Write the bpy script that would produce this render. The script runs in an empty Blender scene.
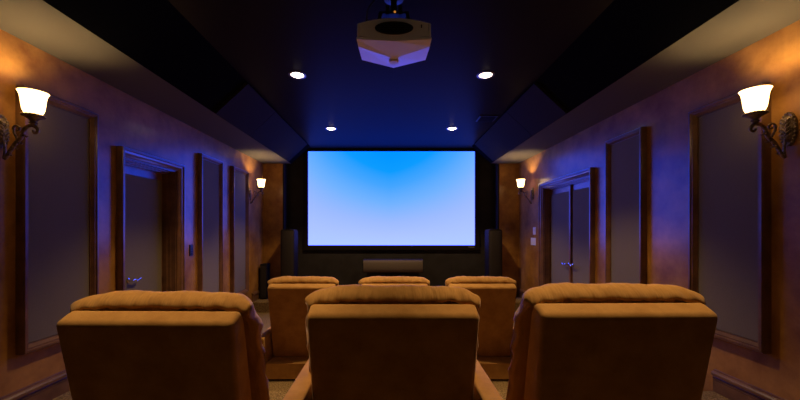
import bpy, bmesh, math, random
from mathutils import Vector, Matrix, noise
random.seed(7)
sc = bpy.context.scene
COL = sc.collection
PI = math.pi

# ------------------------------------------------------------------ camera, world, exposure
F = 350.0
cam_d = bpy.data.cameras.new('camera')
cam_d.sensor_width = 36.0
cam_d.lens = 36.0 * F / 800.0
cam_d.shift_x = 9.0 / 800.0
cam_d.shift_y = 29.0 / 800.0
cam_d.clip_start = 0.05
cam = bpy.data.objects.new('camera', cam_d)
COL.objects.link(cam)
cam.location = (0, 0, 1.5)
cam.rotation_euler = (PI / 2, 0, 0)
sc.camera = cam
w = bpy.data.worlds.new('world')
sc.world = w
w.use_nodes = True
w.node_tree.nodes['Background'].inputs[0].default_value = (0, 0, 0, 1)
w.node_tree.nodes['Background'].inputs[1].default_value = 0
sc.view_settings.view_transform = 'Standard'
sc.view_settings.look = 'None'
sc.view_settings.exposure = 0.0
sc.view_settings.gamma = 1.0
sc.view_settings.use_curve_mapping = False

# light levels (watts) and lamp colours
DOWN_W = 125.0
DOWN_NEAR_W = 125.0
DOWN_COL = (1.0, 0.66, 0.34)
SCONCE_W = 16.0
SCONCE_COL = (1.0, 0.72, 0.38)
SHADE_EMIT = 6.0
SCREEN_BLUE = 4.8

W = 2.5          # half width of the room
HS = 2.78        # soffit underside
HC = 3.12        # ceiling
YB = -2.6        # back wall
YR = 6.85        # return walls beside the screen bay
YF = 7.08        # front wall
RISER = 0.25
YE = 2.70        # riser edge
STG = 0.18       # low stage

# ------------------------------------------------------------------ helpers
def link(o):
    COL.objects.link(o)
    return o

def tag(o, label=None, cat=None, group=None, kind=None):
    if label: o['label'] = label
    if cat: o['category'] = cat
    if group: o['group'] = group
    if kind: o['kind'] = kind
    return o

def empty(name, loc=(0, 0, 0), rz=0.0):
    o = bpy.data.objects.new(name, None)
    o.empty_display_size = 0.1
    o.location = loc
    o.rotation_euler = (0, 0, rz)
    return link(o)

def obj(name, bm, mats, parent=None, smooth=False, loc=None):
    me = bpy.data.meshes.new(name)
    bmesh.ops.recalc_face_normals(bm, faces=bm.faces)
    bm.to_mesh(me)
    bm.free()
    if not isinstance(mats, (list, tuple)): mats = [mats]
    for m in mats: me.materials.append(m)
    if smooth:
        for p in me.polygons: p.use_smooth = True
        try: me.set_sharp_from_angle(angle=math.radians(40))
        except Exception: pass
    o = bpy.data.objects.new(name, me)
    if loc: o.location = loc
    if parent: o.parent = parent
    return link(o)

def NB(): return bmesh.new()

def box(bm, x0, x1, y0, y1, z0, z1, mi=0, bev=0.0, seg=2):
    vs = [bm.verts.new(p) for p in ((x0,y0,z0),(x1,y0,z0),(x1,y1,z0),(x0,y1,z0),(x0,y0,z1),(x1,y0,z1),(x1,y1,z1),(x0,y1,z1))]
    fs = []
    for q in ((0,3,2,1),(4,5,6,7),(0,1,5,4),(1,2,6,5),(2,3,7,6),(3,0,4,7)):
        f = bm.faces.new([vs[i] for i in q]); f.material_index = mi; fs.append(f)
    if bev > 0:
        es = list({e for f in fs for e in f.edges})
        r = bmesh.ops.bevel(bm, geom=es, offset=bev, segments=seg, profile=0.5, affect='EDGES')
        for f in r['faces']: f.material_index = mi
    return vs

def extrude_poly(bm, pts, axis_fn, a0, a1, mats=None):
    """pts: 2D loop; axis_fn(p, a) -> 3D; straight extrusion from a0 to a1"""
    A = [bm.verts.new(axis_fn(p, a0)) for p in pts]
    B = [bm.verts.new(axis_fn(p, a1)) for p in pts]
    n = len(pts)
    for i in range(n):
        j = (i + 1) % n
        f = bm.faces.new((A[i], A[j], B[j], B[i]))
        if mats: f.material_index = mats[i]
    bm.faces.new(A); bm.faces.new(B[::-1])

def lathe(bm, prof, seg=32, c=(0, 0, 0), ax='z', sx=1.0, sy=1.0, closed=False):
    rings = []
    for r, h in prof:
        ring = []
        for k in range(seg):
            t = 2 * PI * k / seg
            u, v = r * math.cos(t) * sx, r * math.sin(t) * sy
            if ax == 'z': p = (c[0] + u, c[1] + v, c[2] + h)
            elif ax == 'x': p = (c[0] + h, c[1] + u, c[2] + v)
            else: p = (c[0] + u, c[1] + h, c[2] + v)
            ring.append(bm.verts.new(p))
        rings.append(ring)
    for a, b in zip(rings, rings[1:]):
        for k in range(seg):
            j = (k + 1) % seg
            bm.faces.new((a[k], a[j], b[j], b[k]))
    if closed:
        for k in range(seg):
            j = (k + 1) % seg
            bm.faces.new((rings[-1][k], rings[-1][j], rings[0][j], rings[0][k]))
    else:
        bm.faces.new(rings[0][::-1]); bm.faces.new(rings[-1])

def tube(bm, pts, rad, seg=8):
    """swept tube through 3D pts, rad scalar or list"""
    P = [Vector(p) for p in pts]
    n = len(P)
    if not isinstance(rad, (list, tuple)): rad = [rad] * n
    T = []
    for i in range(n):
        T.append((P[min(i + 1, n - 1)] - P[max(i - 1, 0)]).normalized())
    up = Vector((0, 0, 1))
    if abs(T[0].dot(up)) > 0.9: up = Vector((0, 1, 0))
    N = (up - T[0] * up.dot(T[0])).normalized()
    rings = []
    for i in range(n):
        N = (N - T[i] * N.dot(T[i])).normalized()
        Bv = T[i].cross(N)
        rings.append([bm.verts.new(P[i] + (N * math.cos(2*PI*k/seg) + Bv * math.sin(2*PI*k/seg)) * rad[i]) for k in range(seg)])
    for a, b in zip(rings, rings[1:]):
        for k in range(seg):
            j = (k + 1) % seg
            bm.faces.new((a[k], a[j], b[j], b[k]))
    bm.faces.new(rings[0][::-1]); bm.faces.new(rings[-1])

def smooth_path(pts, n=6):
    out = []
    P = [Vector(p) for p in pts]
    P = [P[0]] + P + [P[-1]]
    for i in range(1, len(P) - 2):
        for k in range(n):
            t = k / n
            a, b, c, d = P[i-1], P[i], P[i+1], P[i+2]
            out.append(0.5 * ((2*b) + (c - a)*t + (2*a - 5*b + 4*c - d)*t*t + (3*b - a - 3*c + d)*t**3))
    out.append(P[-2])
    return out

# ------------------------------------------------------------------ materials
def mat(name, base=(0.5, 0.5, 0.5), rough=0.6, metal=0.0, var=None, scale=5.0, bump=0.0, bscale=60.0, spec=0.5,
        sheen=0.0, detail=4.0, vmin=0.35, vmax=0.65, coat=0.0, crough=0.3):
    m = bpy.data.materials.new(name); m.use_nodes = True
    nt = m.node_tree; b = nt.nodes['Principled BSDF']
    b.inputs['Base Color'].default_value = (*base, 1)
    b.inputs['Roughness'].default_value = rough
    b.inputs['Metallic'].default_value = metal
    b.inputs['Specular IOR Level'].default_value = spec
    b.inputs['Sheen Weight'].default_value = sheen
    b.inputs['Coat Weight'].default_value = coat
    b.inputs['Coat Roughness'].default_value = crough
    tc = nt.nodes.new('ShaderNodeTexCoord')
    if var:
        nz = nt.nodes.new('ShaderNodeTexNoise')
        nz.inputs['Scale'].default_value = scale; nz.inputs['Detail'].default_value = detail
        nz.inputs['Roughness'].default_value = 0.62
        cr = nt.nodes.new('ShaderNodeValToRGB')
        cr.color_ramp.elements[0].position = vmin; cr.color_ramp.elements[0].color = (*base, 1)
        cr.color_ramp.elements[1].position = vmax; cr.color_ramp.elements[1].color = (*var, 1)
        nt.links.new(tc.outputs['Object'], nz.inputs['Vector'])
        nt.links.new(nz.outputs['Fac'], cr.inputs['Fac'])
        nt.links.new(cr.outputs['Color'], b.inputs['Base Color'])
    if bump > 0:
        n2 = nt.nodes.new('ShaderNodeTexNoise')
        n2.inputs['Scale'].default_value = bscale; n2.inputs['Detail'].default_value = 3
        bp = nt.nodes.new('ShaderNodeBump'); bp.inputs['Strength'].default_value = bump; bp.inputs['Distance'].default_value = 0.01
        nt.links.new(tc.outputs['Object'], n2.inputs['Vector'])
        nt.links.new(n2.outputs['Fac'], bp.inputs['Height'])
        nt.links.new(bp.outputs['Normal'], b.inputs['Normal'])
    return m

def emit(name, col, strength):
    m = bpy.data.materials.new(name); m.use_nodes = True
    nt = m.node_tree
    nt.nodes.remove(nt.nodes['Principled BSDF'])
    e = nt.nodes.new('ShaderNodeEmission')
    e.inputs[0].default_value = (*col, 1); e.inputs[1].default_value = strength
    nt.links.new(e.outputs[0], nt.nodes['Material Output'].inputs[0])
    return m

M_wall = mat('burnished_plaster', (0.23, 0.095, 0.018), 0.5, var=(0.47, 0.23, 0.048), scale=3.2, bump=0.03, bscale=9, detail=7, spec=0.2, coat=0.65, crough=0.22)
M_soff = mat('soffit_paint', (0.095, 0.082, 0.058), 0.8, spec=0.15)
M_ceil = mat('ceiling_dark_paint', (0.020, 0.016, 0.011), 0.40, spec=0.007)
M_cove = mat('cove_black_paint', (0.005, 0.005, 0.005), 0.9, spec=0.0)
M_cpan = mat('cove_fabric', (0.026, 0.022, 0.018), 0.9, spec=0.03, bump=0.05, bscale=300)
M_black = mat('black_velvet_wall', (0.022, 0.019, 0.017), 0.85, spec=0.2, var=(0.03, 0.027, 0.026), scale=4)
M_frame = mat('dark_stained_wood', (0.12, 0.054, 0.022), 0.30, var=(0.22, 0.105, 0.042), scale=6, coat=0.5)
M_fab = mat('grey_acoustic_fabric', (0.165, 0.135, 0.085), 0.9, var=(0.20, 0.165, 0.105), scale=220, bump=0.08, bscale=400, detail=2, spec=0.15)
M_suede = mat('camel_microsuede', (0.42, 0.205, 0.045), 0.82, var=(0.58, 0.31, 0.080), scale=7, bump=0.10, bscale=180, sheen=0.15, detail=8, spec=0.2)
M_pad = mat('camel_microsuede_pleated', (0.42, 0.205, 0.045), 0.82, var=(0.58, 0.31, 0.080), scale=7, bump=0.10, bscale=180, sheen=0.15, detail=8, spec=0.2)
def pleats(m):
    nt = m.node_tree
    n2 = [n for n in nt.nodes if n.type == 'TEX_NOISE' and n.inputs['Scale'].default_value > 100][0]
    bp = [n for n in nt.nodes if n.type == 'BUMP'][0]
    mp = nt.nodes.new('ShaderNodeMapping'); mp.inputs['Scale'].default_value = (34, 5, 9); mp.inputs['Rotation'].default_value = (0, 0.35, 0)
    tc = [n for n in nt.nodes if n.type == 'TEX_COORD'][0]
    nt.links.new(tc.outputs['Object'], mp.inputs['Vector']); nt.links.new(mp.outputs[0], n2.inputs['Vector'])
    n2.inputs['Scale'].default_value = 1.0; n2.inputs['Detail'].default_value = 2
    bp.inputs['Strength'].default_value = 0.55; bp.inputs['Distance'].default_value = 0.02
pleats(M_pad)
M_carpet = mat('speckled_carpet', (0.12, 0.075, 0.032), 0.95, var=(0.34, 0.23, 0.10), scale=95, bump=0.5, bscale=160, detail=2, vmin=0.40, vmax=0.62, spec=0.1)
M_iron = mat('aged_bronze', (0.09, 0.058, 0.036), 0.42, metal=0.4, var=(0.34, 0.26, 0.18), scale=45, bump=0.3, bscale=60)
M_chrome = mat('chrome', (0.75, 0.72, 0.68), 0.18, metal=1.0)
M_plast = mat('pale_silver_plastic', (0.78, 0.76, 0.76), 0.42)
M_dplast = mat('black_plastic', (0.015, 0.015, 0.017), 0.5)
M_grille = mat('speaker_grille_cloth', (0.030, 0.024, 0.020), 0.8, spec=0.2, bump=0.15, bscale=500)
M_cgrille = mat('centre_speaker_cloth', (0.10, 0.078, 0.06), 0.8, spec=0.2, bump=0.1, bscale=500)
M_cab = mat('black_cabinet', (0.016, 0.013, 0.011), 0.7, spec=0.04)
M_plate = mat('white_switch_plate', (0.75, 0.72, 0.68), 0.4)
M_keyb = mat('keypad_blue_glass', (0.03, 0.035, 0.10), 0.15)
M_logo = mat('logo_silver', (0.25, 0.25, 0.25), 0.4, metal=0.3)
M_down = emit('downlight_lens', (1.0, 0.80, 0.55), 14.0)
M_ring = mat('downlight_ring', (0.20, 0.17, 0.15), 0.35, metal=0.4)
M_led = emit('amber_indicator', (1.0, 0.35, 0.05), 0.5)
M_bulb = emit('sconce_bulb', (1.0, 0.75, 0.45), 25.0)

# glowing frosted glass of the sconce shades
def shade_mat():
    m = bpy.data.materials.new('frosted_glowing_glass'); m.use_nodes = True
    nt = m.node_tree; b = nt.nodes['Principled BSDF']
    b.inputs['Base Color'].default_value = (0.8, 0.7, 0.55, 1)
    b.inputs['Roughness'].default_value = 0.35
    b.inputs['Emission Color'].default_value = (1.0, 0.62, 0.23, 1)
    b.inputs['Emission Strength'].default_value = SHADE_EMIT
    return m
M_shade = shade_mat()
M_inner = mat('shade_inner_glass', (0.35, 0.28, 0.2), 0.5)

# the projected picture: a soft blue sky gradient
def screen_mat():
    m = bpy.data.materials.new('projected_picture'); m.use_nodes = True
    nt = m.node_tree; N = nt.nodes; L = nt.links
    N.remove(N['Principled BSDF'])
    tc = N.new('ShaderNodeTexCoord')
    sep = N.new('ShaderNodeSeparateXYZ'); L.new(tc.outputs['Generated'], sep.inputs[0])
    def math_(op, a, b=None):
        n = N.new('ShaderNodeMath'); n.operation = op
        for i, v in enumerate((a, b)):
            if v is None: continue
            if isinstance(v, (int, float)): n.inputs[i].default_value = v
            else: L.new(v, n.inputs[i])
        return n.outputs[0]
    x = math_('MULTIPLY', math_('ABSOLUTE', math_('SUBTRACT', sep.outputs['X'], 0.49)), 2.0)   # 0 centre .. 1 edge
    x = math_('MULTIPLY', math_('POWER', x, 1.3), 0.5)
    d = math_('SUBTRACT', 1.0, math_('MULTIPLY', sep.outputs['Z'], math_('SUBTRACT', 1.0, x)))
    ramp = N.new('ShaderNodeValToRGB')
    e = ramp.color_ramp.elements
    e[0].position = 0.0; e[0].color = (0.0, 0.30, 1, 1)
    e[1].position = 1.0; e[1].color = (0.45, 0.61, 1, 1)
    for p, c in ((0.22, (0.004, 0.33, 1, 1)), (0.38, (0.06, 0.38, 1, 1)), (0.56, (0.17, 0.45, 1, 1)), (0.76, (0.34, 0.50, 1, 1)), (0.88, (0.41, 0.55, 1, 1))):
        q = ramp.color_ramp.elements.new(p); q.color = c
    L.new(d, ramp.inputs['Fac'])
    s2 = N.new('ShaderNodeSeparateColor'); L.new(ramp.outputs['Color'], s2.inputs[0])
    cb = N.new('ShaderNodeCombineColor')
    L.new(s2.outputs['Red'], cb.inputs['Red']); L.new(s2.outputs['Green'], cb.inputs['Green'])
    cb.inputs['Blue'].default_value = SCREEN_BLUE
    em = N.new('ShaderNodeEmission'); L.new(cb.outputs[0], em.inputs[0]); em.inputs[1].default_value = 1.0
    L.new(em.outputs[0], N['Material Output'].inputs[0])
    return m
M_screen = screen_mat()

# ------------------------------------------------------------------ room shell
DL = (3.27, 4.07, 2.17, 0.14)     # left door opening y0,y1,top,recess
DR = (4.37, 5.71, 2.17, 0.10)     # right double door
T = 0.30
for s, nm, D in ((-1, 'wall_left', DL), (1, 'wall_right', DR)):
    bm = NB()
    a, b = sorted((s * W, s * (W + T)))
    box(bm, a, b, YB - T, D[0], -0.1, HS + 0.4)
    box(bm, a, b, D[1], YR, -0.1, HS + 0.4)
    box(bm, a, b, D[0], D[1], D[2], HS + 0.4)
    tag(obj(nm, bm, M_wall), kind='structure')
bm = NB(); box(bm, -W, W, YB - T, YB, -0.1, HC)
tag(obj('wall_back', bm, M_black), kind='structure')
bm = NB()
box(bm, -2.12, 2.12, YF, YF + T, -0.1, HC)
for s in (-1, 1):
    a, b = sorted((s * 2.09, s * 2.12)); box(bm, a, b, YR, YF, -0.1, HC)
tag(obj('wall_front', bm, M_black), kind='structure')
for s, nm in ((-1, 'wall_front_left'), (1, 'wall_front_right')):
    bm = NB(); a, b = sorted((s * 2.12, s * (W + T))); box(bm, a, b, YR, YF + T, -0.1, HC)
    tag(obj(nm, bm, M_wall), kind='structure')
bm = NB(); box(bm, -W - T, W + T, YB - T, YF + T, HC, HC + 0.1)
tag(obj('ceiling', bm, M_ceil), kind='structure')
bm = NB(); box(bm, -W - T, W + T, YE, YF + T, -0.1, 0.0)
tag(obj('floor', bm, M_carpet), kind='structure')
# riser under the back row, low stage under the screen
bm = NB(); box(bm, -W, W, YB, YE, -0.1, RISER, bev=0)
tag(obj('floor_riser', bm, M_carpet), kind='structure')
bm = NB(); box(bm, -W, W, 6.28, YR, 0.0, STG); box(bm, -2.09, 2.09, YR, YF, 0.0, STG)
tag(obj('floor_stage', bm, M_carpet), kind='structure')
# soffits with sloping inner face
for k, s in enumerate((-1, 1)):
    bm = NB()
    pts = [(s * W, HS), (s * 1.95, HS), (s * 1.58, HC), (s * W, HC)]
    extrude_poly(bm, pts, lambda p, a: (p[0], a, p[1]), YB, YR, mats=[0, 1, 1, 1])
    tag(obj('trim_%d' % (k + 1), bm, [M_soff, M_cove]), kind='structure')
    # sloping fabric panels in the cove
    for (y0, y1, th0, th1, lab) in ((3.83, 4.74, 0.035, 0.035, 'nearer'), (4.78, 6.6, 0.02, 0.02, 'farther')):
        bm = NB()
        n = Vector((-0.34 * s, -0.37)).normalized()      # outward normal of the slope in x,z
        A = Vector((s * 1.95, HS)); B = Vector((s * 1.58, HC))
        ta = A + (B - A) * 0.02; tb = B - (B - A) * 0.02
        vs = []
        for (yy, th) in ((y0, th0), (y1, th1)):
            nn = Vector((-s * 0.34, -0.37)).normalized()
            for q in (ta, tb, tb + nn * th, ta + nn * th):
                vs.append(bm.verts.new((q.x, yy, q.y)))
        for q in ((0,1,2,3),(7,6,5,4),(0,4,5,1),(1,5,6,2),(2,6,7,3),(3,7,4,0)):
            bm.faces.new([vs[i] for i in q])
        o = obj('acoustic_panel', bm, M_cpan)
        tag(o, 'dark sloping fabric panel in the %s ceiling cove, the %s of its two' % ('left' if s < 0 else 'right', lab), 'acoustic panel', 'sloping cove panels')

# ------------------------------------------------------------------ mouldings on the side walls
def loft_frame(bm, s, corners, prof, closed, mi=0):
    """corners: (y, z, iy, iz); prof: (inset, protrusion)"""
    rings = []
    for (y, z, iy, iz) in corners:
        rings.append([bm.verts.new((s * (W - n), y + iy * d, z + iz * d)) for d, n in prof])
    m = len(corners)
    for i in range(m if closed else m - 1):
        a, b = rings[i], rings[(i + 1) % m]
        for k in range(len(prof) - 1):
            f = bm.faces.new((a[k], a[k+1], b[k+1], b[k])); f.material_index = mi
        f = bm.faces.new((a[-1], a[0], b[0], b[-1])); f.material_index = mi
    if not closed:
        bm.faces.new(rings[0]); bm.faces.new(rings[-1][::-1])

PANEL_PROF = [(0, 0), (0, 0.052), (0.006, 0.060), (0.020, 0.060), (0.026, 0.050), (0.034, 0.050), (0.042, 0.040), (0.052, 0.028), (0.056, 0.028), (0.056, 0)]
CASE_PROF = [(0, 0), (0, 0.050), (0.006, 0.062), (0.024, 0.062), (0.030, 0.050), (0.050, 0.044), (0.056, 0.034), (0.074, 0.026), (0.082, 0.014), (0.086, 0.014), (0.086, 0)]

def wall_panel(s, y0, y1, z0, z1, label):
    r = empty('acoustic_panel', (s * W, (y0 + y1) / 2, z0))
    tag(r, label, 'acoustic panel', 'framed wall panels')
    M = Matrix.Translation(-Vector(r.location))
    bm = NB()
    loft_frame(bm, s, [(y0, z0, 1, 1), (y0, z1, 1, -1), (y1, z1, -1, -1), (y1, z0, -1, 1)], PANEL_PROF, True)
    bm.transform(M); obj('frame', bm, M_frame, r, smooth=True)
    bm = NB(); a, b = sorted((s * W, s * (W - 0.022)))
    box(bm, a, b, y0 + 0.057, y1 - 0.057, z0 + 0.057, z1 - 0.057, bev=0.003, seg=1)
    bm.transform(M); obj('fabric', bm, M_fab, r)
wall_panel(-1, 2.33, 2.93, 0.66, 2.46, 'framed grey fabric panel on left wall beside the near lamp, nearest on that side')
wall_panel(-1, 4.52, 5.10, 0.42, 2.48, 'framed grey fabric panel on left wall just past the single door and its keypad')
wall_panel(-1, 5.44, 6.02, 0.42, 2.48, 'framed grey fabric panel on left wall right beside the far lamp')
wall_panel(1, 2.30, 2.88, 0.68, 2.46, 'framed grey fabric panel on right wall beside the near lamp, nearest on that side')
wall_panel(1, 3.42, 4.00, 0.42, 2.50, 'tall framed grey fabric panel on right wall between double doors and the nearest panel')

def lever(parent, x, y, z, s, d):
    bm = NB()
    lathe(bm, [(0.024, 0), (0.024, 0.006), (0.012, 0.012), (0.010, 0.045)], 20, (0, 0, 0), 'x')
    if s > 0: bm.transform(Matrix.Scale(-1, 4, (1, 0, 0)))
    q = -s * 0.048
    tube(bm, smooth_path([(q, -d * 0.010, 0), (q, d * 0.02, 0.006), (q, d * 0.055, -0.008), (q, d * 0.085, 0.004), (q, d * 0.11, 0.010)], 5), [0.012] * 8 + [0.010] * 13, 10)
    return obj('door_handle', bm, M_chrome, parent, smooth=True, loc=(x, y, z))

def door_leaf(parent, s, X, y0, y1, ztop, handle_y, hd):
    bm = NB(); a, b = sorted((s * X, s * (X + 0.045)))
    box(bm, a, b, y0, y1, 0.01, ztop, bev=0.002, seg=1)
    lf = obj('door_leaf', bm, M_frame, parent)
    bm = NB(); a, b = sorted((s * (X - 0.010), s * X))
    box(bm, a, b, y0 + 0.05, y1 - 0.05, 0.16, ztop - 0.115, bev=0.003, seg=1)
    obj('fabric_panel', bm, M_fab, lf)
    lever(lf, s * (X - 0.010), handle_y, 0.985, s, hd)

def casing(s, y0, y1, zt, depth, parent):
    bm = NB(); w_ = 0.086
    prof = CASE_PROF
    loft_frame(bm, s, [(y0 - w_, 0, 1, 0), (y0 - w_, zt + w_, 1, -1), (y1 + w_, zt + w_, -1, -1), (y1 + w_, 0, -1, 0)], prof, False)
    obj('door_casing', bm, M_frame, parent, smooth=True)
    bm = NB()      # stepped jamb lining
    d2 = depth + 0.05
    prof2 = [(0, 0.0), (0.012, 0.0), (0.012, -depth * 0.35), (0.022, -depth * 0.35), (0.022, -depth * 0.62), (0.034, -depth * 0.62), (0.034, -depth + 0.002), (0, -depth + 0.002)]
    loft_frame(bm, s, [(y0, 0, 1, 0), (y0, zt, 1, -1), (y1, zt, -1, -1), (y1, 0, -1, 0)], prof2, False)
    obj('jamb', bm, M_frame, parent)

d1 = empty('door_1', (0, 0, 0)); tag(d1, kind='structure')
casing(-1, DL[0], DL[1], DL[2], DL[3], d1)
door_leaf(d1, -1, W + DL[3], DL[0] + 0.004, DL[1] - 0.004, DL[2] - 0.004, 3.50, 1)
d2 = empty('door_2', (0, 0, 0)); tag(d2, kind='structure')
casing(1, DR[0], DR[1], DR[2], DR[3], d2)
ym = (DR[0] + DR[1]) / 2
door_leaf(d2, 1, W + DR[3], DR[0] + 0.004, ym - 0.003, DR[2] - 0.004, ym - 0.06, -1)
door_leaf(d2, 1, W + DR[3], ym + 0.003, DR[1] - 0.004, DR[2] - 0.004, ym + 0.06, 1)
bm = NB(); box(bm, W + DR[3] - 0.03, W + DR[3], ym - 0.022, ym + 0.022, 0.01, DR[2] - 0.036, bev=0.006)
obj('astragal', bm, M_frame, d2)

BASE = [(0, 0), (0.016, 0), (0.016, 0.095), (0.022, 0.100), (0.022, 0.108), (0.014, 0.114), (0.020, 0.122), (0.034, 0.128), (0.034, 0.146), (0.024, 0.156), (0.012, 0.160), (0.010, 0.170), (0, 0.172)]
def baseboard(name, segs, s):
    bm = NB()
    for (y0, y1, z) in segs:
        extrude_poly(bm, BASE, lambda p, a, z=z: (s * (W - p[0]), a, z + p[1]), y0, y1)
    tag(obj(name, bm, M_frame, smooth=False), kind='structure')
baseboard('baseboard_left', [(YB, YE, RISER), (YE, DL[0] - 0.087, 0), (DL[1] + 0.087, 6.28, 0), (6.28, YR, STG)], -1)
baseboard('baseboard_right', [(YB, YE, RISER), (YE, DR[0] - 0.087, 0), (DR[1] + 0.087, 6.28, 0), (6.28, YR, STG)], 1)

# ------------------------------------------------------------------ screen
r = empty('projection_screen', (0, YF, 1.12))
tag(r, 'large wide projection screen glowing pale blue in a black velvet frame', 'screen')
cx = 0.0
SX0, SX1, SZ0, SZ1 = -82.8 / F * 7.04, 83.8 / F * 7.04, 1.5 - 16.2 / F * 7.04, 1.5 + 77.6 / F * 7.04
bm = NB(); box(bm, SX0, SX1, -0.035, -0.03, SZ0 - 1.12, SZ1 - 1.12)
obj('screen_surface', bm, M_screen, r)
bm = NB(); fw = 0.095
x0, x1, z0, z1 = SX0, SX1, SZ0 - 1.12, SZ1 - 1.12
y0_, y1_ = -0.055, 0.0
box(bm, x0 - fw, x1 + fw, y0_, y1_, z1, z1 + 0.05); box(bm, x0 - fw, x1 + fw, y0_, y1_, z0 - fw, z0)
box(bm, x0 - fw, x0, y0_, y1_, z0, z1); box(bm, x1, x1 + fw, y0_, y1_, z0, z1)
fr = obj('frame', bm, M_cab, r)
bm = NB()   # the tiny unreadable maker's mark at the lower right of the frame
xx = x1 - 0.13
for k, ww in enumerate((0.014, 0.010, 0.014, 0.012, 0.014, 0.010, 0.012)):
    box(bm, xx, xx + ww, -0.058, -0.0552, z0 - 0.045, z0 - 0.045 + (0.022 if k in (0, 3) else 0.016)); xx += ww + 0.005
obj('maker_mark', bm, M_logo, fr)

# ------------------------------------------------------------------ speakers
def tower(xc, label):
    r = empty('tower_speaker', (xc, 6.52, STG)); tag(r, label, 'speaker', 'tower speakers beside the screen')
    wd, h = 0.125, 1.31
    bm = NB()
    pts = [(-wd, 0.03), (wd, 0.03), (wd, h - 0.03), (wd - 0.02, h), (0, h + 0.012), (-wd + 0.02, h), (-wd, h - 0.03)]
    extrude_poly(bm, pts, lambda p, a: (p[0], a, p[1]), -0.12, 0.14)
    obj('cabinet', bm, M_cab, r)
    bm = NB()
    n = 9; front = []
    for i in range(n):
        t = -1 + 2 * i / (n - 1)
        front.append((t * (wd - 0.008), -0.121 - 0.035 * math.sqrt(max(0, 1 - (t * 0.97) ** 2))))
    loop = front + [(wd - 0.008, -0.12), (-wd + 0.008, -0.12)]
    extrude_poly(bm, loop, lambda p, a: (p[0], p[1], a), 0.07, h - 0.02)
    obj('grille', bm, M_grille, r, smooth=True)
    bm = NB(); box(bm, -wd - 0.02, wd + 0.02, -0.15, 0.16, 0, 0.03, bev=0.006)
    obj('plinth', bm, M_cab, r)
tower(-1.895, 'tall black tower speaker standing left of the projection screen')
tower(1.91, 'tall black tower speaker standing right of the projection screen')

r = empty('centre_speaker', (0.04, 6.78, STG)); tag(r, 'long grey speaker on a low black stand under the projection screen', 'speaker')
zc = 1.5 - 37.0 / F * 6.7 - STG; zb = zc + 0.125
bm = NB(); box(bm, -0.58, 0.58, -0.11, 0.15, zc - 0.125, zc + 0.12, bev=0.012)
cab = obj('cabinet', bm, M_cab, r)
bm = NB()
ring = []
for i in range(9):
    t = -1 + 2 * i / 8
    ring.append((-0.112 - 0.03 * math.sqrt(max(0, 1 - t * t)), t * 0.115))
ring += [(-0.11, 0.115), (-0.11, -0.115)]
extrude_poly(bm, ring, lambda p, a: (a, p[0], zc + p[1]), -0.565, 0.565)
obj('grille', bm, M_cgrille, r, smooth=True)
bm = NB()
box(bm, -0.30, 0.30, -0.14, 0.14, 0, 0.025, bev=0.006)
box(bm, -0.28, 0.28, -0.10, 0.10, zc - 0.15, zc - 0.125)
for xx in (-0.13, -0.03, 0.09):
    box(bm, xx - 0.018, xx + 0.018, -0.03, 0.03, 0.02, zc - 0.14)
obj('stand', bm, M_cab, r)

r = empty('bookshelf_speaker', (-2.395, 6.66, STG)); tag(r, 'small black floor speaker in the left corner behind the tower speaker', 'speaker')
bm = NB(); box(bm, -0.06, 0.06, -0.10, 0.10, 0, 0.66, bev=0.006); obj('cabinet', bm, M_cab, r)
bm = NB(); box(bm, -0.052, 0.052, -0.112, -0.10, 0.03, 0.63, bev=0.004); obj('grille', bm, M_grille, r)

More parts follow.
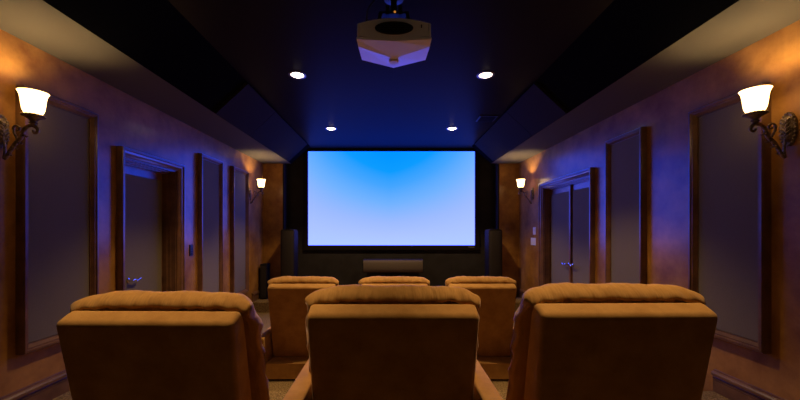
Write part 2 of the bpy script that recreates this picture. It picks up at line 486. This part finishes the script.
# ------------------------------------------------------------------ recliners
def cushion_mesh():
    bm = NB()
    # closed loop of the middle section, (y forward, z up)
    base = [(0.084, 0.950), (0.090, 0.970), (0.112, 0.990), (0.145, 1.004), (0.190, 1.000), (0.235, 0.978), (0.262, 0.935), (0.268, 0.88),
            (0.262, 0.82), (0.268, 0.76), (0.285, 0.69), (0.305, 0.61), (0.325, 0.54), (0.345, 0.46), (0.31, 0.42), (0.24, 0.44), (0.215, 0.52),
            (0.185, 0.62), (0.155, 0.73), (0.130, 0.83), (0.115, 0.90), (0.105, 0.945)]
    P = []
    n = len(base)
    for i in range(n):
        a, b, c, d = [Vector(base[(i + k) % n]) for k in (-1, 0, 1, 2)]
        for t in (0.0, 0.5):
            P.append(0.5 * ((2*b) + (c - a)*t + (2*a - 5*b + 4*c - d)*t*t + (3*b - a - 3*c + d)*t**3))
    NX = 110
    rings = []
    for i in range(NX + 1):
        u = -1 + 2 * i / NX
        u = math.sin(u * PI / 2) * 0.35 + u * 0.65
        e = (max(0.0, 1 - abs(u) ** 7)) ** 0.45          # closing of the section towards the ends
        e = 0.12 + 0.88 * e
        ring = []
        for p in P:
            cy = 0.115 + (0.95 - p.y) * 0.27 + 0.03
            cz = p.y
            if p.y > 0.90: cy = 0.135; cz = 0.90 + (p.y - 0.90) * 0.6
            y = cy + (p.x - cy) * e
            z = cz + (p.y - cz) * (0.35 + 0.65 * e)
            top = max(0.0, min(1.0, (p.y - 0.85) / 0.12))
            half = 0.360 + 0.015 * (1 - top)
            z -= 0.020 * top * abs(u) ** 5               # the pad droops at the ears
            y -= 0.030 * top * abs(u) ** 6
            x = u * half
            # gathered pleats along the lip and down the front
            pl = math.sin(x * 104 + 3.1 * math.sin(x * 11) + p.y * 40) * 0.0030 * (0.35 + abs(u)) * (1 if p.y < 0.985 else 0.4) + math.sin(x * 27 + 1.0) * 0.0012
            nz = noise.noise(Vector((x * 9, p.x * 14, p.y * 9)))
            k = 0.3 + 0.7 * top
            z += (pl * top) + nz * 0.004 * k
            y += pl * 0.8 * (1 if p.x > 0.15 else 0.4 * top) + nz * 0.006
            if abs(u) > 0.9: x += 0.008 * math.sin(p.y * 46 + 3 * nz) * (abs(u) - 0.9) * 10 * (1 if u > 0 else -1)
            ring.append(bm.verts.new((x, y, z)))
        rings.append(ring)
    m = len(P)
    for a, b in zip(rings, rings[1:]):
        for k in range(m):
            j = (k + 1) % m
            bm.faces.new((a[k], a[j], b[j], b[k]))
    bm.faces.new(rings[0][::-1]); bm.faces.new(rings[-1])
    return bm

def back_mesh():
    """upholstered shell: leans so its foot is further forward than its top"""
    bm = NB()
    prof = [(0.000, 0.912), (0.078, 0.949), (0.115, 0.90), (0.30, 0.20), (0.140, 0.165)]
    hw = [0.340, 0.341, 0.340, 0.325, 0.325]
    A = [bm.verts.new((-h, p[0], p[1])) for p, h in zip(prof, hw)]
    B = [bm.verts.new((h, p[0], p[1])) for p, h in zip(prof, hw)]
    n = len(prof)
    for i in range(n):
        j = (i + 1) % n
        bm.faces.new((A[i], A[j], B[j], B[i]))
    bm.faces.new(A); bm.faces.new(B[::-1])
    bmesh.ops.recalc_face_normals(bm, faces=bm.faces)
    bmesh.ops.bevel(bm, geom=list(bm.edges), offset=0.022, segments=5, profile=0.5, affect='EDGES')
    return bm

def arm_mesh(s, h, sw):
    bm = NB()
    x0, x1 = sorted((s * 0.343, s * 0.425))
    # side profile y,z : rear low corner .. front
    pts = [(-0.03, 0.0), (0.72, 0.0), (0.72, h - 0.04), (0.69, h - 0.01), (0.60, h), (0.05, h), (-0.055, h - 0.005), (-0.075, h - 0.04)]
    A = [bm.verts.new((x0, p[0], p[1] + 0.03)) for p in pts]; B = [bm.verts.new((x1, p[0], p[1] + 0.03)) for p in pts]
    for v in A + B:
        if v.co.z > h: v.co.z = h
    n = len(pts)
    for i in range(n):
        j = (i + 1) % n
        bm.faces.new((A[i], A[j], B[j], B[i]))
    bm.faces.new(A); bm.faces.new(B[::-1])
    bmesh.ops.recalc_face_normals(bm, faces=bm.faces)
    bmesh.ops.bevel(bm, geom=list(bm.edges), offset=0.012, segments=3, profile=0.6, affect='EDGES')
    if sw < 0.3:
        a, b = sorted((s * (sw + 0.008), s * 0.36)); box(bm, a, b, 0.36, 0.719, 0.03, h - 0.001, bev=0.012, seg=3)
    return bm

GRP = 'camel suede recliners in two rows'
def make_recliner(arm_h, sw, sd):
    r = empty('recliner')
    obj('backrest', back_mesh(), M_suede, r, smooth=True)
    obj('headrest_cushion', cushion_mesh(), M_pad, r, smooth=True)
    for s in (-1, 1):
        a = obj('armrest', arm_mesh(s, arm_h, sw), M_suede, r, smooth=True)
        bm = NB(); lathe(bm, [(0.024, -0.004), (0.024, 0.003), (0.019, 0.003), (0.019, -0.003)], 20, (s * 0.384, 0.355, arm_h))
        obj('cup_holder', bm, M_chrome, a, smooth=True)
    bm = NB(); box(bm, -sw, sw, 0.30, sd, 0.24, 0.44, bev=0.045, seg=4)
    obj('seat_cushion', bm, M_suede, r, smooth=True)
    bm = NB()
    pts = [(-0.05, 0.02), (sd - 0.06, 0.02), (sd - 0.06, 0.23), (0.17, 0.17), (-0.035, 0.165)]
    extrude_poly(bm, pts, lambda p, a: (a, p[0], p[1]), -sw, sw)
    obj('base', bm, M_suede, r)
    bm = NB(); box(bm, -sw + 0.005, sw - 0.005, sd + 0.01, sd + 0.07, 0.06, 0.42, bev=0.025, seg=3)
    obj('footrest', bm, M_suede, r, smooth=True)
    fq = sw - 0.03
    for (fx, fy) in ((-fq, 0.0), (fq, 0.0), (-fq, 0.50), (fq, 0.50)):
        bm = NB(); lathe(bm, [(0.018, 0), (0.022, 0.032)], 12, (fx, fy, 0))
        obj('foot', bm, M_dplast, r)
    for s in (-1, 1):                      # little pull loop hanging at the side seam of the pad
        bm = NB()
        tube(bm, smooth_path([(s * 0.366, 0.225, 0.700), (s * 0.374, 0.222, 0.693), (s * 0.374, 0.222, 0.676), (s * 0.368, 0.228, 0.670), (s * 0.362, 0.235, 0.68)], 4), 0.004, 6)
        obj('pull_loop', bm, M_suede, r)
    return r

def kids(o): return [c for c in bpy.data.objects if c.parent == o]
def copy_tree(o, parent=None):
    c = o.copy(); COL.objects.link(c); c.parent = parent
    for ch in kids(o): copy_tree(ch, c)
    return c

proto_b = make_recliner(0.600, 0.225, 0.62)
proto_s = make_recliner(0.42, 0.225, 0.62)
proto_f = make_recliner(0.43, 0.335, 0.86)
seats = [
    (proto_b, (0.008, 1.360, RISER), 0, 0, 'camel suede recliner seen from behind, middle of the near row on the raised platform'),
    (proto_s, (-0.930, 1.305, RISER), -1, -0.016, 'camel suede recliner seen from behind, left seat of the near row'),
    (proto_s, (0.905, 1.31, RISER), 1, 0.016, 'camel suede recliner seen from behind, right seat of the near row'),
    (proto_f, (0.035, 3.50, 0), 0, 0, 'camel suede recliner in the front row, middle one, only its headrest showing'),
    (proto_f, (-0.905, 3.50, 0), 0, 0, 'camel suede recliner in the front row, left one, beside the left aisle'),
    (proto_f, (0.925, 3.50, 0), 0, 0, 'camel suede recliner in the front row, right one, before the double doors'),
]
used = set()
for p, loc, rz, dz, lab in seats:
    if p.name in used: o = copy_tree(p)
    else: o = p; used.add(p.name)
    o.location = loc; o.rotation_euler = (0, 0, math.radians(rz))
    if 'near row' in lab and rz:               # the outer seats of the near row have an arm on the aisle side only
        for c in kids(o):
            if c.name.startswith('armrest') and sum(v.co.x for v in c.data.vertices) * rz < 0:
                for g in kids(c): bpy.data.objects.remove(g)
                bpy.data.objects.remove(c)
    if dz:
        o.scale = (1, 1, 1 + dz)
    tag(o, lab, 'recliner', GRP)

# ------------------------------------------------------------------ wall sconces
def make_sconce():
    """local: wall plane at x=0, arm reaches towards +x, z=0 at backplate centre"""
    r = empty('wall_sconce')
    bm = NB()
    prof = [(1.0, 0.0), (1.0, 0.010), (0.90, 0.016), (0.80, 0.012), (0.70, 0.022), (0.40, 0.030), (0.1, 0.032)]
    lathe(bm, [(a * 0.047, h) for a, h in prof], 36, (0, 0, 0), 'x', sx=1.0, sy=2.3)
    for k in range(24):                                    # carved beads round the rim
        t = 2 * PI * k / 24
        bmesh.ops.create_icosphere(bm, subdivisions=1, radius=0.0085, matrix=Matrix.Translation((0.013, 0.043 * math.cos(t), 0.100 * math.sin(t))))
    for k in range(5):                                     # acanthus leaf ribs
        z = 0.05 - 0.025 * k
        for q in (-1, 1):
            tube(bm, [(0.026, 0, z - 0.02), (0.034, q * 0.014, z), (0.027, q * 0.030, z + 0.016)], [0.006, 0.007, 0.002], 6)
    obj('backplate', bm, M_iron, r, smooth=True)
    bm = NB()
    main = smooth_path([(0.030, 0, -0.06), (0.035, 0, -0.13), (0.030, 0, -0.172), (0.045, 0, -0.165), (0.075, 0, -0.115), (0.105, 0, -0.075), (0.135, 0, -0.045),
                        (0.155, 0, 0.005), (0.180, 0, 0.030), (0.215, 0, 0.035), (0.240, 0, 0.018), (0.243, 0, -0.006), (0.222, 0, -0.012), (0.214, 0, 0.004)], 6)
    nn = len(main)
    tube(bm, main, [0.006 + 0.006 * math.sin(PI * i / (nn - 1)) for i in range(nn)], 10)
    sc2 = smooth_path([(0.120, 0, -0.058), (0.095, 0, -0.015), (0.088, 0, 0.018), (0.105, 0, 0.036), (0.127, 0, 0.026), (0.125, 0, 0.006), (0.110, 0, 0.008)], 6)
    tube(bm, sc2, 0.007, 8)
    for (px, pz, a) in ((0.060, -0.14, 0.5), (0.088, -0.098, 0.8), (0.118, -0.066, 0.9), (0.148, -0.02, 1.2)):   # leaf tips along the arm
        for q in (-1, 1):
            tube(bm, [(px, 0, pz), (px + 0.020 * math.sin(a), q * 0.010, pz - 0.014), (px + 0.030 * math.sin(a), q * 0.014, pz - 0.006)], [0.008, 0.006, 0.001], 6)
    obj('arm', bm, M_iron, r, smooth=True)
    bm = NB()
    X = 0.216
    lathe(bm, [(0.010, 0.030), (0.014, 0.045), (0.024, 0.052), (0.016, 0.062), (0.030, 0.078), (0.054, 0.092), (0.058, 0.100), (0.048, 0.104)], 28, (X, 0, 0))
    for k in range(18):
        t = 2 * PI * k / 18
        bmesh.ops.create_icosphere(bm, subdivisions=1, radius=0.008, matrix=Matrix.Translation((X + 0.054 * math.cos(t), 0.054 * math.sin(t), 0.097)))
    obj('shade_holder', bm, M_iron, r, smooth=True)
    bm = NB()
    outp = [(0.034, 0.108), (0.045, 0.114), (0.053, 0.134), (0.057, 0.160), (0.060, 0.190), (0.064, 0.218), (0.071, 0.240), (0.076, 0.247)]
    inp = [(r_ - 0.005, h + 0.002) for r_, h in outp][::-1]
    inp[-1] = (0.030, 0.113)
    lathe(bm, outp + inp, 40, (X, 0, 0))
    bm.faces.ensure_lookup_table()
    for i, f in enumerate(bm.faces):
        if i >= 40 * 7: f.material_index = 1
    sh = obj('shade', bm, [M_shade, M_inner], r, smooth=True)
    bm = NB(); lathe(bm, [(0.008, 0.113), (0.012, 0.125), (0.016, 0.145), (0.010, 0.160), (0.003, 0.165)], 14, (X, 0, 0))
    obj('bulb', bm, M_bulb, r, smooth=True)
    ld = bpy.data.lights.new('sconce_light', 'POINT'); ld.energy = SCONCE_W; ld.color = SCONCE_COL; ld.shadow_soft_size = 0.018
    lo = bpy.data.objects.new('sconce_light', ld); COL.objects.link(lo); lo.parent = r; lo.location = (X, 0, 0.180)
    return r
sp = make_sconce()
for i, (s, y, lab) in enumerate(((-1, 2.235, 'lit bronze wall lamp with bell shade, near end of the left wall'),
                                 (1, 2.195, 'lit bronze wall lamp with bell shade, near end of the right wall'),
                                 (-1, 6.16, 'lit bronze wall lamp at the far end of the left wall past the panels'),
                                 (1, 6.16, 'lit bronze wall lamp at the far end of the right wall past the double doors'),
                                 (-1, -1.5, 'bronze wall lamp added as fill light on the left wall behind the viewer, outside the picture'),  # unseen pair, added to fill the chair backs and near walls with warm light
                                 (1, -1.5, 'bronze wall lamp added as fill light on the right wall behind the viewer, outside the picture'))):
    o = sp if i == 0 else copy_tree(sp)
    o.location = (s * W, y, 2.125); o.rotation_euler = (0, 0, 0 if s < 0 else PI)
    tag(o, lab, 'wall lamp', 'bronze wall lamps')

# ------------------------------------------------------------------ recessed downlights
def make_down():
    r = empty('recessed_downlight')
    bm = NB(); lathe(bm, [(0.066, 0.0), (0.094, 0.0), (0.092, -0.005), (0.070, -0.007), (0.066, -0.004)], 36, closed=True)
    obj('trim_ring', bm, M_ring, r, smooth=True)
    bm = NB(); lathe(bm, [(0.066, -0.001), (0.064, -0.003), (0.045, -0.007), (0.030, -0.020), (0.004, -0.026)], 32)
    obj('lens', bm, M_down, r, smooth=True)
    ld = bpy.data.lights.new('downlight_beam', 'SPOT'); ld.energy = DOWN_W; ld.color = DOWN_COL; ld.spot_size = math.radians(98); ld.spot_blend = 0.5; ld.shadow_soft_size = 0.03
    lo = bpy.data.objects.new('downlight_beam', ld); COL.objects.link(lo); lo.parent = r; lo.location = (0, 0, -0.04)
    return r
dp = make_down()
dl = [(-0.985, 3.68, 'lit recessed ceiling light, nearer one left of the projector'), (0.995, 3.68, 'lit recessed ceiling light, nearer one right of the projector'),
      (-0.965, 5.64, 'lit recessed ceiling light, farther left one close to the screen'), (0.985, 5.64, 'lit recessed ceiling light, farther right one close to the screen'),
      (-0.99, 1.72, 'recessed ceiling light above the near left recliner, outside the picture'), (0.99, 1.72, 'recessed ceiling light above the near right recliner, outside the picture')]
for i, (x, y, lab) in enumerate(dl):
    o = dp if i == 0 else copy_tree(dp)
    o.location = (x, y, HC)
    if i >= 4:
        for c in kids(o):
            if c.type == 'LIGHT':
                c.data = c.data.copy(); c.data.energy = DOWN_NEAR_W; c.data.spot_size = math.radians(66); c.data.spot_blend = 0.6
    tag(o, lab, 'ceiling light', 'recessed ceiling lights')

# ceiling vent
r = empty('ceiling_vent', (1.40, 5.12, HC)); tag(r, 'small dark louvred vent in the ceiling near the right cove', 'vent')
bm = NB(); box(bm, -0.13, 0.13, -0.13, 0.13, -0.012, 0, bev=0.003); obj('frame', bm, M_dplast, r)
for k in range(6):
    bm = NB(); y = -0.095 + 0.038 * k
    box(bm, -0.11, 0.11, y - 0.010, y + 0.010, -0.018, -0.012); obj('louvre', bm, M_cab, r)

# ------------------------------------------------------------------ switches and keypad
r = empty('wall_keypad', (-W, 4.37, 1.235)); tag(r, 'dark wall keypad with blue lit keys beside the single door casing', 'keypad')
bm = NB(); box(bm, 0, 0.012, -0.036, 0.036, -0.07, 0.07, bev=0.003); obj('plate', bm, M_dplast, r)
for k in range(4):
    bm = NB(); z = 0.045 - 0.03 * k; box(bm, 0.012, 0.016, -0.022, 0.022, z - 0.010, z + 0.010, bev=0.001, seg=1); obj('key', bm, M_keyb, r)
r = empty('light_switch', (W, 6.09, 1.465)); tag(r, 'narrow white switch plate under the far right wall lamp, upper of two', 'switch')
bm = NB(); box(bm, -0.008, 0, -0.055, 0.055, -0.065, 0.065, bev=0.003); obj('plate', bm, M_plate, r)
bm = NB(); box(bm, -0.014, -0.008, -0.017, 0.017, -0.034, 0.034, bev=0.002); obj('rocker', bm, M_plate, r)
r = empty('light_switch', (W, 6.14, 1.28)); tag(r, 'wide white double switch plate by the right doors, lower of two', 'switch')
bm = NB(); box(bm, -0.008, 0, -0.105, 0.105, -0.065, 0.065, bev=0.003); obj('plate', bm, M_plate, r)
for q in (-0.045, 0.045):
    bm = NB(); box(bm, -0.014, -0.008, q - 0.017, q + 0.017, -0.034, 0.034, bev=0.002); obj('rocker', bm, M_plate, r)

# ------------------------------------------------------------------ projector hanging from the ceiling
PX, PY, PZ = 0.02, 2.28, 2.74
r = empty('projector', (PX, PY, HC)); tag(r, 'pale video projector hanging upside down from the middle of the ceiling', 'projector')
bz = PZ - HC
def arch(x, hw, lo, hi, pw=2):
    return lo + (hi - lo) * (1 - abs(x / hw) ** pw)
bm = NB()
# upper shell: rear face is an arched band, tapering to the front
NXp = 24
def shell(bm, secs):
    rings = []
    for (y, hw, top_side, top_mid, bot_side, bot_mid, rr) in secs:
        ring = []
        for i in range(NXp + 1):
            x = -hw + 2 * hw * i / NXp
            ring.append(bm.verts.new((x, y - rr * (1 - (x / hw) ** 2) * 0.0, bz + arch(x, hw, top_side, top_mid))))
        for i in range(NXp, -1, -1):
            x = -hw + 2 * hw * i / NXp
            ring.append(bm.verts.new((x, y, bz + arch(x, hw, bot_side, bot_mid))))
        rings.append(ring)
    for a, b in zip(rings, rings[1:]):
        n = len(a)
        for k in range(n):
            j = (k + 1) % n
            bm.faces.new((a[k], a[j], b[j], b[k]))
    bm.faces.new(rings[0][::-1]); bm.faces.new(rings[-1])
shell(bm, [(0.0, 0.228, 0.100, 0.132, 0.018, 0.004, 0), (0.012, 0.236, 0.106, 0.142, 0.010, 0.002, 0), (0.20, 0.232, 0.106, 0.150, 0.012, 0.006, 0), (0.31, 0.215, 0.10, 0.125, 0.02, 0.02, 0)])
obj('upper_casing', bm, M_plast, r, smooth=True)
# lower casing: plate with a V shaped ridge, front facet facing the screen
bm = NB()
ztop = 0.008
hwR, hwF = 0.244, 0.234
yA, yF, yFc = -0.004, 0.300, 0.420
rimR = -0.006
def V(x, y, z): return bm.verts.new((x, y, bz + z))
RL = V(-hwR, yA, rimR); RC = V(0, yA + 0.0, rimR - 0.012); RR = V(hwR, yA, rimR)
ML = V(-hwR + 0.004, 0.065, -0.018); MC = V(0, 0.200, -0.032); MR = V(hwR - 0.004, 0.065, -0.018)
FL = V(-hwF, yF, 0.006); FC = V(0, yFc, 0.003); FR = V(hwF, yF, 0.006)
tRL = V(-hwR, yA, ztop); tRC = V(0, yA, ztop); tRR = V(hwR, yA, ztop); tFL = V(-hwF, yF, 0.03); tFC = V(0, yFc, 0.03); tFR = V(hwF, yF, 0.03)
tML = V(-hwR + 0.004, 0.065, ztop); tMR = V(hwR - 0.004, 0.065, ztop)
for q in ((RL, RC, MC, ML), (RC, RR, MR, MC), (ML, MC, FC, FL), (MC, MR, FR, FC),
          (tRL, tRC, RC, RL), (tRC, tRR, RR, RC), (tFL, tFC, FC, FL), (tFC, tFR, FR, FC),
          (tRL, RL, ML, tML), (tML, ML, FL, tFL), (tRR, RR, MR, tMR), (tMR, MR, FR, tFR), (tRL, tML, tFL, tFC, tRC), (tRC, tFC, tFR, tMR, tRR)):
    bm.faces.new(q)
low = obj('lower_casing', bm, M_plast, r)
bm = NB(); lathe(bm, [(0.034, -0.020), (0.036, -0.036), (0.030, -0.042), (0.004, -0.043)], 24, (0, 0.245, bz))
obj('adjuster_foot', bm, M_plast, low, smooth=True)
bm = NB()   # oval exhaust grille on the back
lathe(bm, [(1.0, 0.004), (1.0, -0.006), (0.92, -0.008), (0.05, -0.003)], 40, (0.0, 0.0, bz + 0.068), 'y', sx=0.125, sy=0.042)
g = obj('exhaust_grille', bm, M_dplast, r, smooth=True)
bm = NB()
for k in range(5):
    z = bz + 0.068 - 0.028 + 0.014 * k; hw = 0.115 * math.sqrt(max(0.05, 1 - ((z - bz - 0.068) / 0.042) ** 2))
    box(bm, -hw, hw, -0.010, -0.006, z - 0.002, z + 0.002)
obj('grille_bars', bm, M_cab, g)
bm = NB(); box(bm, 0.175, 0.182, -0.004, 0.002, bz + 0.07, bz + 0.09); obj('port', bm, M_dplast, r)
for sx in (-1, 1):    # seam trims at the back corners
    bm = NB(); a, b = sorted((sx * 0.226, sx * 0.240)); box(bm, a, b, -0.006, 0.02, bz + 0.014, bz + 0.098, bev=0.005); obj('corner_trim', bm, M_plast, r, smooth=True)
bm = NB()
lathe(bm, [(0.01, 0), (0.055, 0), (0.055, 0.10), (0.048, 0.10), (0.045, 0.06), (0.01, 0.07)], 28, (0, 0.31, bz + 0.07), 'y')
obj('lens', bm, M_dplast, r, smooth=True)
bm = NB()
lathe(bm, [(0.07, 0.0), (0.07, -0.012), (0.022, -0.02), (0.020, -0.10), (0.020, -0.15)], 24, (0, 0.17, 0))
box(bm, -0.10, 0.10, 0.08, 0.26, -0.165, -0.150, bev=0.004)
for (ax_, ay_) in ((-0.09, 0.09), (0.09, 0.09), (-0.09, 0.25), (0.09, 0.25)):
    tube(bm, [(ax_, ay_, -0.155), (ax_ * 1.2, ay_ - 0.02 if ay_ < 0.2 else ay_, bz + 0.12)], 0.012, 8)
box(bm, -0.055, -0.03, 0.05, 0.09, -0.19, -0.13); box(bm, 0.03, 0.055, 0.05, 0.09, -0.19, -0.13)
mt = obj('ceiling_mount', bm, M_dplast, r, smooth=False)
bm = NB(); lathe(bm, [(0.008, 0), (0.006, -0.006)], 10, (0.006, 0.078, -0.157), 'y'); obj('indicator_lamp', bm, M_led, r)
bm = NB(); tube(bm, smooth_path([(-0.02, 0.15, -0.01), (-0.10, 0.08, -0.06), (-0.17, 0.03, -0.17), (-0.19, 0.05, bz + 0.09)], 6), 0.005, 6)
obj('cable', bm, M_dplast, r)
